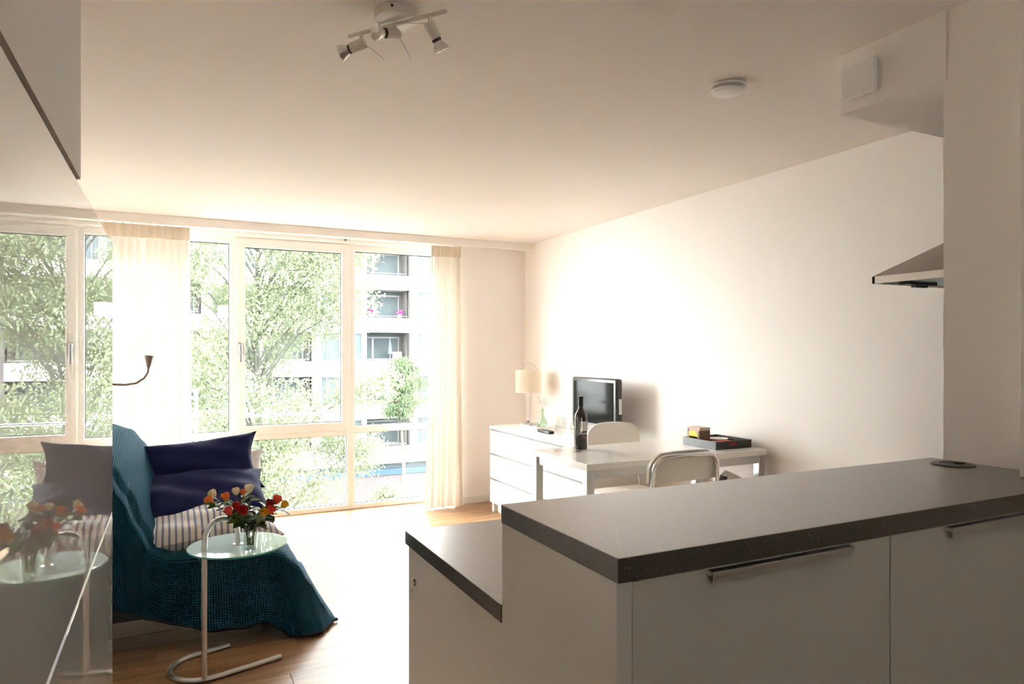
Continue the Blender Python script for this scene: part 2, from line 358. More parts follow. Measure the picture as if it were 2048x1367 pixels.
obj('ring', MB().lathe(g, [(.030,.0005),(.034,.004),(.052,.004),(.056,.0005)], 32), M_black, t, smooth=True)
obj('cap', MB().lathe(g, [(.0001,.0025),(.031,.0025),(.031,.0005)], 32), mat('dark_grey_plastic', (.05,.048,.045), .5), t, smooth=True)
obj('slot', MB().box(g.x+.008, g.x+.034, g.y-.014, g.y+.004, g.z+.0026, g.z+.0046), mat('slot_black', (.004,.004,.004), .9), t)

# cooker hood and vent plate
M_steel = mat('hood_steel', (.36,.33,.30), .38, .85, .05, 30)
hx0, hy0, hy1 = 2.52, 1.275, 1.845
t = thing('cooker_hood', (2.77, 1.56, 1.67), 'stainless pyramid cooker hood on the right wall behind the pillar', 'cooker hood')
obj('rim', MB().box(hx0, XW-.001, hy0, hy0+.012, 1.67, 1.698).box(hx0, XW-.001, hy1-.012, hy1, 1.67, 1.698).box(hx0, hx0+.012, hy0, hy1, 1.67, 1.698), mat('hood_rim_steel', (.75,.70,.64), .35, .3), t)
cx0, cy0, cy1, cz = 2.76, 1.44, 1.68, 1.84
obj('canopy', MB().add([(hx0,hy0,1.698),(XW-.001,hy0,1.698),(XW-.001,hy1,1.698),(hx0,hy1,1.698),(cx0,cy0,cz),(XW-.001,cy0,cz),(XW-.001,cy1,cz),(cx0,cy1,cz)],
    [(0,1,5,4),(1,2,6,5),(2,3,7,6),(3,0,4,7),(4,5,6,7),(0,3,2,1)]), M_steel, t)
obj('chimney', MB().rbox(cx0, XW-.001, cy0, cy1, cz, 2.20, .003), M_steel, t)
obj('filter', MB().box(hx0+.03, XW-.03, hy0+.03, hy1-.03, 1.676, 1.682), mat('filter_blue_grey', (.25,.34,.42), .4, .6, .3, 60), t)
obj('switch_strip', MB().box(2.60, 2.78, hy1-.10, hy1-.06, 1.664, 1.675).box(2.66,2.675,hy1-.09,hy1-.07,1.655,1.664).box(2.69,2.705,hy1-.09,hy1-.07,1.655,1.664).box(2.72,2.735,hy1-.09,hy1-.07,1.655,1.664), M_black, t)
t = thing('vent_cover', (2.03, 1.52, 2.23), 'square white ventilation cover on the duct box near the ceiling', 'vent cover')
obj('plate', MB().rbox(2.008, 2.026, 1.465, 1.583, 2.232, 2.345, .004), M_white, t)
obj('collar', MB().box(2.026, 2.0395, 1.475, 1.573, 2.242, 2.335), M_winwhite, t)
g = Vector((1.881, 1.976, CEIL))
t = thing('ceiling_valve', g, 'round white ventilation valve on the ceiling', 'vent valve')
obj('ring', MB().lathe(g, [(.058,-.0001),(.068,-.004),(.066,-.010),(.050,-.012)], 40, caps=False), M_white, t, smooth=True)
obj('disc', MB().lathe(g, [(.012,-.001),(.012,-.016),(.050,-.017),(.062,-.020),(.060,-.026),(.045,-.031),(.0001,-.033)], 40), M_white, t, smooth=True)

# ------------------------------------------------------------------ ceiling spot bar
M_lamp = mat('lamp_beige_metal', (.74,.70,.63), .4, .1, .01)
M_refl = mat('bulb_reflector', (.80,.80,.78), .15, .8, .25, 90)
Rv = Vector((math.cos(YAW), -math.sin(YAW), 0)); Fv = Vector((math.sin(YAW), math.cos(YAW), 0)); Zv = Vector((0,0,1))
cc = Vector((.5935, 1.983, CEIL)); bz = 2.366
A = Vector((.4846, 2.121, bz)); B = Vector((.6964, 1.842, bz)); bd = (B-A).normalized()
t = thing('ceiling_spot_bar', cc, 'ceiling lamp with three small spotlights on a bar', 'ceiling lamp')
can = obj('canopy', MB().lathe(cc, [(.062,0),(.065,-.002),(.065,-.023),(.063,-.026)], 48), M_lamp, t, smooth=True)
obj('screw', MB().lathe(cc+Vector((-.030,-.0576,-.012)), [(.0035,0),(.0035,.004)], 10, dir_mtx((-.46,-.89,0))), M_dark, can)
obj('cover_plate', MB().lathe(cc+Vector((0,0,-.0265)), [(.0001,-.0012),(.0615,-.0012),(.0625,.0005)], 48), M_white, can)
obj('stem', MB().tube([cc+Vector((0,0,-.02)), cc+Vector((0,0,bz-CEIL))], .007, 12), M_lamp, t, smooth=True)
obj('bar', MB().tube([A, B], .0065, 14), M_lamp, t, smooth=True)
def spot(px, py, stem, hd, handle_px):
    # the joint on the bar nearest the pixel
    d = ray(px, py); best = min((abs(((A+bd*s)-Vector((0,0,HC))).normalized().dot(d.normalized())-1), s) for s in [k*.003 for k in range(116)])
    p = A+bd*best[1]; hd = Vector(hd).normalized(); q = p-Zv*stem
    s = obj('spot', MB().tube([p, q-Zv*.004], .0062, 10).lathe(q-hd*.012, [(.004,-.002),(.015,0),(.017,.004),(.017,.045),(.015,.047)], 20, dir_mtx(hd)), M_lamp, t, smooth=True)
    bc = q+hd*.036
    obj('bulb', MB().lathe(bc, [(.0125,0),(.0125,.008),(.016,.014),(.021,.024),(.0245,.032),(.0245,.035),(.021,.034),(.012,.028),(.0001,.024)], 24, dir_mtx(hd)), M_refl, s, smooth=True)
    obj('collar', MB().lathe(bc, [(.0135,-.002),(.0145,.001),(.0135,.007)], 20, dir_mtx(hd)), M_gasket, s, smooth=True)
    w = q-hd*.010; e = ray(*handle_px); zc = (w-Vector((0,0,HC))).dot(Fv); e = Vector((0,0,HC))+e*(zc-.005)
    obj('aiming_rod', MB().tube([w, w+(e-w)*.12, e], .0014, 6), M_lamp, s, smooth=True)
spot(724, 68, .034, -Rv*.93+Fv*.25-Zv*.25, (768, 118))
spot(791, 52, .030, -Rv*.62-Fv*.62-Zv*.18, (822, 117))
spot(861, 32, .032, Rv*.42+Fv*.35-Zv*.80, (814, 47))

# ------------------------------------------------------------------ sofa, blanket, pillows
t = thing('sofa', (.05, 4.08, 0), 'low chaise sofa hidden under the teal blanket', 'sofa')
obj('seat', MB().rbox(XL+.02, .50, 3.66, 4.55, .13, .36, .04, 3), mat('sofa_cover', (.05,.06,.07), .9), t, smooth=True)
obj('backrest', MB().rbox(XL+.02, -.30, 3.66, 4.55, .36, .88, .05, 3), MATS['sofa_cover'], t, smooth=True)
for x in (-.5, .42):
    for yy in (3.74, 4.46): obj('leg', MB().lathe((x, yy, 0), [(.018,0),(.026,.13)], 12), M_dark, t, smooth=True)
def interp(x, kn):
    if x <= kn[0][0]: return kn[0][1]
    for (a, b), (c, d) in zip(kn, kn[1:]):
        if x <= c:
            s = (x-a)/(c-a); s = s*s*(3-2*s)*.5+s*.5; return b+(d-b)*s
    return kn[-1][1]
ZT = [(-.60,.95),(-.42,.97),(-.32,.935),(-.26,.86),(-.19,.735),(-.13,.58),(-.07,.465),(.0,.425),(.40,.415),(.48,.395),(.55,.33),(.62,.215),(.68,.10),(.72,.03),(.745,.014)]
HEM = [(-.60,.30),(-.27,.25),(-.09,.175),(.05,.115),(.15,.094),(.30,.092),(.38,.105),(.44,.06),(.50,.014),(.745,.014)]
def blanket():
    nu, nv = 110, 96; us = [-.60+1.345*i/nu for i in range(nu+1)]
    def prof(x):
        zt = interp(x+(.025 if x < -.02 else 0), ZT); hz = min(interp(x, HEM), zt-.002); hd = max(zt-hz, .002)
        yn = 3.60; yf = 4.60; flare = .10*min(1, max(0, (x+.15)/.6))+.03
        pts = []
        for j in range(41):       # front fall, from the hem up
            s = j/40; z = hz+hd*s*.93
            fold = (.022*math.sin(x*15+1)+.012*math.sin(x*31))*(1-s)*min(1, hd/.3)
            pts.append((x+.02*(1-s)*max(0, x), yn-flare*(1-s)**1.4*min(1, hd/.15)+fold, z))
        for j in range(1, 6):
            a = j/5*math.pi/2; pts.append((x, yn+.07*(1-math.cos(a)), hz+hd*.93+hd*.07*math.sin(a)))
        for j in range(1, 31):
            s = j/30; zt2 = interp(x-.10*min(1, s*1.3), ZT) if x < .06 else zt; sag = -.012*math.sin(s*math.pi) if x > -.1 else .03*math.sin(s*math.pi)*min(1, max(0, (-x-.1)/.2))
            pts.append((x, yn+.07+(yf-yn-.07)*s, max(zt2, zt)+sag))
        for j in range(1, 22):
            s = j/21; ze = max(interp(x-.10, ZT), zt) if x < .06 else zt; pts.append((x, yf+.04*math.sin(s*1.5), ze-(ze-min(.12, ze-.001))*s))
        return pts
    rows = [prof(x) for x in us]; nv = len(rows[0])
    mb = MB(); mb.v = [p for r_ in rows for p in r_]
    mb.f = [(i*nv+j, (i+1)*nv+j, (i+1)*nv+j+1, i*nv+j+1) for i in range(len(us)-1) for j in range(nv-1)]
    # arc-length UVs so the waffle cells stay even
    U = np.array(rows); du = np.linalg.norm(np.diff(U, axis=0), axis=2); dv = np.linalg.norm(np.diff(U, axis=1), axis=2)
    cu = np.concatenate([np.zeros((1, nv)), np.cumsum(du, 0)], 0); cu = cu[:, 60:61]*np.ones((1, nv))
    cv = np.concatenate([np.zeros((len(us), 1)), np.cumsum(dv, 1)], 1); cv = cv-cv[:, 45:46]
    mb.uv = [(float(cu[i, j]), float(cv[i, j])) for i in range(len(us)) for j in range(nv)]
    o = obj('blanket', mb, M_waffle, None, 'teal waffle-weave blanket draped over the sofa', 'blanket', smooth=True, origin=(.1, 4.0, 0))
    md = o.modifiers.new('thickness', 'SOLIDIFY'); md.thickness = .010; md.offset = 1
    hem = [Vector(r_[0])+Vector((0,-.004,.002)) for r_ in rows] + [Vector(p) for p in rows[-1][1:46]]
    obj('hem_binding', MB().tube(hem, .0075, 6), M_teal_pipe, o, smooth=True)
blanket()
def pillow(name, c, size, rot, m, label, seed, group='pillows on the sofa', horn=.10):
    w, d, th = size; rn = random.Random(seed); ph = [rn.uniform(0, 6) for _ in range(6)]
    Mx = Matrix.Translation(c) @ (Matrix.Rotation(rot[2], 4, 'Z') @ Matrix.Rotation(rot[1], 4, 'Y') @ Matrix.Rotation(rot[0], 4, 'X'))
    mb = MB(); N = 30
    def side(sg):
        def fn(u, v):
            a, b = 2*u-1, 2*v-1
            pin = 1-horn*(1-b*b)**1 * abs(a)**3; pin2 = 1-horn*(1-a*a)*abs(b)**3
            x = a*w/2*pin; y_ = b*d/2*pin2
            e = max(0, (1-abs(a)**2.6))**.55*max(0, (1-abs(b)**2.6))**.55
            wr = 1+.10*math.sin(a*4+ph[0]+b*3)+.07*math.sin(b*9+ph[1]+a*5)+.05*math.sin(a*13+ph[2]-b*6)
            return Mx @ Vector((x, y_, sg*th/2*e*wr+.012*math.sin(a*3+ph[3])*math.sin(b*2+ph[4])))
        return fn
    mb.grid(side(1), N, N, lambda u, v: (u, v))
    k = len(mb.f); mb.grid(side(-1), N, N, lambda u, v: (u, v)); mb.f[k:] = [tuple(reversed(f)) for f in mb.f[k:]]
    return obj(name, mb, m, None, label, 'pillow', group, smooth=True)
pillow('pillow', (.16,3.90,.495), (.70,.46,.19), (R(6),0,R(2)), M_stripe, 'white pillow with thin blue stripes at the bottom of the pile on the sofa', 1)
pillow('pillow', (.12,4.08,.620), (.72,.44,.15), (R(24),0,R(3)), M_navy, 'navy blue pillow lying flat on top of the striped pillow', 2)
pillow('pillow', (.14,4.33,.735), (.66,.36,.17), (R(62),R(-4),R(3)), M_navy, 'navy blue pillow standing upright at the back of the sofa', 3, horn=.16)
M_pat = mat('white_patterned_cotton', (.80,.80,.80), .8, var=.2, scale=40)
pillow('pillow', (.27,4.47,.62), (.46,.38,.13), (R(72),0,0), M_pat, 'pale patterned pillow mostly hidden behind the upright navy pillow', 4)

# wall reading lamp with gooseneck
h0 = on_y(297, 733, 4.6); pth = [Vector((XL+.02, 4.62, 1.19)), Vector((-.45,4.61,1.20))]+[on_y(*q, 4.6) for q in ((222,768),(250,769),(272,766),(288,756),(296,744),(297,735))]
t = thing('reading_lamp', (XL, 4.62, 1.15), 'gooseneck reading lamp with a small cone head in front of the left curtain', 'lamp')
M_bronze = mat('lamp_bronze', (.28,.22,.18), .4, .6)
obj('wall_plate', MB().lathe((XL+.001, 4.62, 1.19), [(.035,0),(.035,.012),(.02,.018)], 20, dir_mtx((1,0,0))), M_bronze, t, smooth=True)
obj('gooseneck', MB().tube(pth, .0065, 10), M_bronze, t, smooth=True)
obj('lamp_shade', MB().lathe(h0, [(.006,-.008),(.010,0),(.014,.014),(.027,.066),(.026,.067),(.012,.02),(.0001,.015)], 24, dir_mtx((.06,0,1))), M_bronze, t, smooth=True)

# ------------------------------------------------------------------ glass side table
gc = Vector((.254, 3.237, .551)); GR = .205; ub = Vector((.956,.292,0)).normalized(); un = Vector((-ub.y, ub.x, 0)); bc = Vector((.125, 3.325, .012))
t = thing('side_table', (gc.x, gc.y, 0), 'chrome cane-shaped side table with a round glass top before the sofa', 'table')
base = [bc-un*.14+ub*L for L in (.285,.2,.1,.04)]+[bc-un*.14*math.cos(a)-ub*.14*math.sin(a) for a in [k*math.pi/14 for k in range(15)]]+[bc+un*.14+ub*L for L in (.04,.1,.16)]
obj('base', MB().tube(base, .0115, 12), M_alu, t, smooth=True)
pole = bc-un*.14*math.cos(.35)-ub*.14*math.sin(.35); pole.z = .0
top = [pole+Zv*z for z in (.014,.2,.4,.56)]
ex = gc-pole; ex.z = 0; D = ex.length; ex.normalize(); zc_ = .594
for k in range(1, 13):
    a = math.pi*k/12; top.append(Vector((pole.x, pole.y, zc_))+ex*(D/2*(1-math.cos(a)))+Zv*(.085*math.sin(a)))
top.append(Vector((gc.x, gc.y, .558)))
obj('pole', MB().tube(top, .0115, 14), M_alu, t, smooth=True)
for p in (base[0], base[-1]): obj('end_cap', MB().lathe(p-Zv*.012, [(.008,0),(.008,.004)], 10), M_glass, t)
obj('glass_top', MB().lathe(gc, [(.0001,-.004),(GR-.002,-.004),(GR,-.002),(GR,.002),(GR-.002,.004),(.0001,.004)], 64), M_tglass, t, smooth=True)
obj('glass_edge', MB().lathe(gc, [(GR+.0003,-.0035),(GR+.0008,0),(GR+.0003,.0035)], 64, caps=False), mat('green_glass_edge', (.10,.45,.38), .15), t, smooth=True)
obj('flange', MB().lathe((gc.x, gc.y, gc.z+.004), [(.022,0),(.022,.003),(.013,.006)], 20), M_alu, t, smooth=True)

# vase and roses
vb = Vector((.295, 3.128, .5552))
t = thing('vase', vb, 'small clear glass tumbler vase holding the roses on the side table', 'vase')
obj('glass', MB().lathe(vb, [(.0001,0),(.024,0),(.0255,.003),(.031,.088),(.0295,.088),(.024,.012),(.0001,.010)], 32), M_glass, t, smooth=True)
obj('water', MB().lathe(vb, [(.0001,.011),(.0235,.0125),(.0275,.060),(.0001,.060)], 32), glass_mat('vase_water', (.86,.92,.84), 1.33), t, smooth=True)
M_stem = mat('rose_stem', (.07,.13,.025), .6); M_rleaf = mat('rose_leaf', (.045,.105,.018), .45, var=.35, scale=30)
M_rleaf2 = mat('rose_leaf_young', (.11,.19,.03), .45, var=.3, scale=30)
def petal_mat(n, c): return mat('petal_'+n, c, .55, var=.18, scale=45)
PC = {'orange': (.86,.22,.04), 'cream': (.86,.80,.52), 'red': (.42,.006,.008), 'coral': (.80,.10,.075), 'yellow': (.88,.50,.03), 'crimson': (.30,.006,.016), 'flame': (.78,.11,.045)}
def leaf_verts(p, d, up, L, W):
    d = Vector(d).normalized(); s = d.cross(Vector(up)); s = s.normalized() if s.length > 1e-4 else Vector((1,0,0)); n = s.cross(d)
    vs = []; st = [(0,.0),(.2,.62),(.45,1),(.7,.78),(.88,.38),(1,0)]
    for a, w in st:
        c = Vector(p)+d*L*a-n*(.22*L*a*a)
        vs += [c-s*W*.5*w+n*.12*W*w, c, c+s*W*.5*w+n*.12*W*w]
    fs = []
    for i in range(len(st)-1):
        o = i*3; fs += [(o, o+1, o+4, o+3), (o+1, o+2, o+5, o+4)]
    return vs, fs
rose_list = [(418,999,-.02,'orange',1.1,'big orange rose at the far left of the bouquet'),(425,986,.03,'cream',1.0,'cream rosebud tucked behind the big orange rose'),
 (451,992,.0,'orange',1.0,'orange rose tilted left against the navy pillow'),(472,981,.04,'cream',.95,'cream rosebud left of the small orange bud at the top'),
 (486,983,.05,'orange',.8,'small orange rosebud between the two cream buds at the top'),(498,976,.06,'cream',1.1,'cream rosebud at the very top of the bouquet'),
 (472,1011,-.03,'red',1.0,'dark red rose left of centre in the bouquet'),(457,1021,-.06,'coral',1.0,'coral pink rose at lower left of the bouquet'),
 (487,1021,-.09,'red',1.2,'large bright red rose at the front centre of the bouquet'),(528,1025,-.08,'yellow',1.0,'yellow rose low in the right half of the bouquet'),
 (542,1019,-.03,'coral',1.05,'coral pink rose beside the low yellow rose'),(539,1006,.02,'crimson',1.05,'crimson rose at upper right of the bouquet'),
 (554,998,.05,'flame',1.15,'red and orange rose beside the crimson one'),(569,1008,.04,'yellow',.95,'yellow rosebud at the far right of the bouquet')]
for i, (px, py, dz, cn, sc, lab) in enumerate(rose_list):
    sc *= 1.15
    d = ray(px, py); zc = 2.925+dz; hp = Vector((0,0,HC))+d*zc
    rn = random.Random(i+5); a = rn.uniform(0, 6.28)
    foot = vb+Vector((.012*math.cos(a), .012*math.sin(a), .016)); mouth = vb+Vector((.019*math.cos(a+2.5), .019*math.sin(a+2.5), .088))
    o_ = hp-vb; mouth = vb+Vector((0,0,.086))+Vector((o_.x, o_.y, 0)).normalized()*.020
    ax = (hp-mouth).normalized(); ax = (ax+Zv*.25).normalized()
    base_ = hp-ax*.016*sc
    pts = [foot, mouth]+[mouth+(base_-mouth)*s+Zv*(.012*math.sin(s*math.pi)) for s in (.3,.6,.85)]+[base_]
    t = thing('rose', foot, lab, 'rose', 'roses in the vase')
    obj('stem', MB().tube(pts, .0019, 6), M_stem, t, smooth=True)
    mb = MB(); Q = dir_mtx(ax); Q.translation = base_
    for ring, (n, r0, r1, hgt, tw) in enumerate(((1,.004,.0055,.027,0),(3,.0075,.0085,.030,.5),(4,.0105,.0125,.029,1.2),(4,.0125,.0165,.024,.3))):
        for k in range(n):
            a0 = 2*math.pi*k/n+tw+rn.uniform(-.2,.2); span = 2*math.pi/n*(1.35 if n > 1 else 1)
            op = rn.uniform(.9,1.1)
            def fn(u, v, a0=a0, span=span, r0=r0, r1=r1, hgt=hgt, op=op, ring=ring):
                an = a0+(u-.5)*span*(1-.25*v); rr = (r0*.45+(r0*.55)*min(1, v*2.2) if v < .45 else r0+(r1*op-r0)*((v-.45)/.55)**1.5)
                z = hgt*(v-.10*(2*u-1)**2*v); return Q @ Vector((rr*math.cos(an)*sc, rr*math.sin(an)*sc, z*sc))
            mb.grid(fn, 5, 6)
    obj('bloom', mb, petal_mat(cn, PC[cn]), t, smooth=True)
    mb = MB()
    for k in range(5):
        a = k*1.257; dd = Q.to_3x3() @ Vector((math.cos(a)*.75, math.sin(a)*.75, .8)); mb.add(*leaf_verts(base_-ax*.001, dd, ax, .018*sc, .006))
    obj('sepals', mb, M_rleaf2, t, smooth=True)
    for k in range(13):
        s = rn.uniform(.05, .93); q = mouth+(base_-mouth)*s+Zv*(.012*math.sin(s*math.pi)); a = rn.uniform(0, 6.28)
        dd = Vector((math.cos(a), math.sin(a), rn.uniform(-.35,.75)))
        obj('leaf', MB().add(*leaf_verts(q, dd, Zv+Vector((rn.uniform(-.5,.5), rn.uniform(-.5,.5), 0)), rn.uniform(.040,.068), rn.uniform(.022,.034))), M_rleaf if rn.random() < .65 else M_rleaf2, t, smooth=True)

# ------------------------------------------------------------------ dresser and what stands on it
DX, DY0, DY1, DZ = 2.486, 3.935, 5.492, .7487
t = thing('dresser', (2.75, 4.71, 0), 'long white six-drawer dresser against the right wall', 'dresser')
obj('body', MB().rbox(DX+.018, XW-.005, DY0, DY1, .075, DZ-.024, .002), M_white, t)
obj('top', MB().rbox(DX-.004, XW-.004, DY0-.004, DY1+.004, DZ-.024, DZ, .002), M_white, t)
obj('plinth', MB().box(DX+.05, XW-.03, DY0+.06, DY1-.06, 0, .075), M_white, t)
for yy in (DY0+.02, DY1-.02): obj('side_foot', MB().rbox(DX+.02, DX+.06, yy-.018, yy+.018, 0, .076, .002), M_white, t)
ym = (DY0+DY1)/2
for c, (a, b_) in enumerate(((ym+.003, DY1-.002), (DY0+.002, ym-.003))):
    for k in range(3):
        z0 = .084+k*.2145; obj('drawer', MB().rbox(DX, DX+.018, a, b_, z0, z0+.196, .002), M_white, t)
        obj('grip_recess', MB().box(DX+.0165, DX+.019, a+.001, b_-.001, z0+.196, z0+.2142), mat('recess_shade_grey', (.22,.215,.21), .6), t)  # shade of the recess put into the grey so the drawer seams show
# table lamp
lb = Vector((2.815, 5.40, DZ))
t = thing('table_lamp', lb, 'table lamp with a cream drum shade and thin arched handle on the dresser', 'lamp')
obj('foot', MB().lathe(lb, [(.0001,0),(.075,0),(.075,.008),(.072,.012),(.0001,.013)], 32), mat('lamp_foot_wood', (.62,.45,.32), .5), t, smooth=True)
obj('pole', MB().tube([lb+Zv*.012, lb+Zv*.45], .0045, 10), M_alu, t, smooth=True)
obj('switch', MB().lathe(lb+Zv*.018, [(.006,0),(.012,.004),(.012,.016),(.006,.02)], 14), M_black, t, smooth=True)
M_shade = fabric_trans('lamp_shade_linen', (.84,.75,.62), .35, .0)
obj('shade', MB().lathe(lb+Zv*.285, [(.113,0),(.113,.20)], 48, caps=False), M_shade, t, smooth=True)
obj('shade_ring', MB().lathe(lb+Zv*.285, [(.1135,0),(.1135,.003)], 48, caps=False).lathe(lb+Zv*.482, [(.1135,0),(.1135,.003)], 48, caps=False), M_white, t)
obj('arched_handle', MB().tube([lb+Rv*(.072*math.cos(a))+Zv*(.485+.058*math.sin(a)) for a in [math.pi*k/16 for k in range(17)]], .0018, 6), M_alu, t, smooth=True)
# tray with little things
tb = Vector((2.76, 5.12, DZ))
t = thing('white_tray', tb, 'small white tray on the dresser under the bud vase', 'tray')
obj('tray_base', MB().rbox(tb.x-.09, tb.x+.09, tb.y-.15, tb.y+.15, DZ, DZ+.006, .002), M_white, t)
obj('tray_rim', MB().rbox(tb.x-.09, tb.x-.084, tb.y-.15, tb.y+.15, DZ+.004, DZ+.028, .001).rbox(tb.x+.084, tb.x+.09, tb.y-.15, tb.y+.15, DZ+.004, DZ+.028, .001)
    .rbox(tb.x-.084, tb.x+.084, tb.y-.15, tb.y-.144, DZ+.004, DZ+.028, .001).rbox(tb.x-.084, tb.x+.084, tb.y+.144, tb.y+.15, DZ+.004, DZ+.028, .001), M_white, t)
v = Vector((2.765, 5.045, DZ+.0062)); M_pale = glass_mat('pale_green_glass', (.86,.93,.86), 1.5)
t = thing('bud_vase', v, 'round pale green glass bud vase with dried flowers on the dresser', 'vase')
obj('glass', MB().lathe(v, [(.0001,0),(.030,0),(.042,.022),(.044,.045),(.036,.072),(.018,.092),(.014,.11),(.0145,.155),(.018,.165),(.0165,.165),(.0125,.15),(.012,.112),(.034,.07),(.041,.045),(.038,.022),(.0001,.006)], 28), M_pale, t, smooth=True)
M_dry = mat('dried_flower', (.72,.52,.46), .8, var=.2, scale=50)
for k in range(7):
    a = k*.9; e = v+Vector((.035*math.cos(a), .035*math.sin(a), .215+.012*(k % 4))); 
    s = obj('sprig', MB().tube([v+Zv*.02, v+Zv*.15, v+(e-v)*.85+Zv*.02, e], .0011, 5), M_dry, t)
    mb = MB()
    for j in range(5): mb.lathe(e+Vector((random.uniform(-.014,.014), random.uniform(-.014,.014), random.uniform(-.03,.012))), [(.0001,-.006),(.006,0),(.0001,.006)], 7)
    obj('flower_head', mb, M_dry, s, smooth=True)
for k, (dx, dy, hh, lab) in enumerate(((-.02, .10, .05, 'small clear glass tealight holder on the white tray'), (.03, .055, .04, 'lower clear glass tealight holder beside the bud vase'))):
    c = tb+Vector((dx, dy, .0062)); t = thing('tealight_holder', c, lab, 'candle holder', 'tealights on the tray')
    obj('glass', MB().lathe(c, [(.0001,0),(.022,0),(.026,hh),(.024,hh),(.020,.006),(.0001,.006)], 20), M_glass, t, smooth=True)
    obj('candle', MB().lathe(c+Zv*.007, [(.0001,0),(.017,0),(.017,.015),(.0001,.016)], 16), M_white, t, smooth=True)
rc = Vector((2.66, 4.80, DZ))
t = thing('remote_control', rc, 'black remote control lying on the dresser', 'remote control')
obj('case', MB().rbox(rc.x-.025, rc.x+.025, rc.y-.095, rc.y+.095, DZ, DZ+.022, .006, 3), M_black, t, smooth=True)
obj('buttons', MB().box(rc.x-.014, rc.x+.014, rc.y-.07, rc.y+.07, DZ+.0215, DZ+.0228), mat('button_grey', (.12,.12,.12), .6), t)
# television
t = thing('television', (2.83, 4.33, DZ), 'small black flat television on the dresser', 'television')
TX, ty0, ty1, tz0, tz1 = 2.80, 4.028, 4.632, .811, 1.202
obj('case', MB().rbox(TX, TX+.055, ty0, ty1, tz0, tz1, .016, 3), mat('tv_case', (.035,.034,.034), .3), t, smooth=True)
obj('screen', MB().rbox(TX-.003, TX+.002, ty0+.035, ty1-.035, tz0+.055, tz1-.03, .001, 1), mat('tv_screen', (.012,.013,.0125), .06, spec=.05), t)
obj('bezel', MB().box(TX-.0022, TX+.004, ty0+.02, ty1-.02, tz0+.012, tz0+.05), mat('bezel_grey', (.16,.15,.145), .25), t)
obj('neck', MB().rbox(TX+.015, TX+.05, 4.28, 4.38, DZ+.01, tz0+.03, .006), M_black, t)
obj('foot', MB().rbox(TX-.07, TX+.12, 4.17, 4.49, DZ, DZ+.014, .006), M_black, t)
obj('side_port_cover', MB().rbox(TX+.02, TX+.045, ty0-.004, ty0+.001, .95, 1.06, .002, 1), mat('port_cover', (.7,.69,.67), .5), t)

# ------------------------------------------------------------------ dining table, chairs and tableware
T, TX0, TX1, TY0, TY1 = .8465, 1.8106, 3.0028, 2.853, 3.4325
t = thing('dining_table', (2.4, 3.14, 0), 'white dining table with square aluminium legs against the right wall', 'table')
obj('tabletop', MB().rbox(TX0, TX1, TY0, TY1, T-.033, T, .0025), mat('table_white', (.92,.91,.89), .16, var=.01), t)
for x0 in (TX0+.004, TX1-.05):
    for y0 in (TY0+.006, TY1-.05): obj('leg', MB().rbox(x0, x0+.044, y0, y0+.044, 0, T-.033, .003), M_alu, t)
for y0 in (TY0+.012, TY1-.036): obj('apron_rail', MB().rbox(TX0+.048, TX1-.05, y0, y0+.022, T-.078, T-.034, .002), M_alu, t)
for x0 in (TX0+.016, TX1-.036): obj('apron_rail', MB().rbox(x0, x0+.022, TY0+.05, TY1-.05, T-.078, T-.034, .002), M_alu, t)
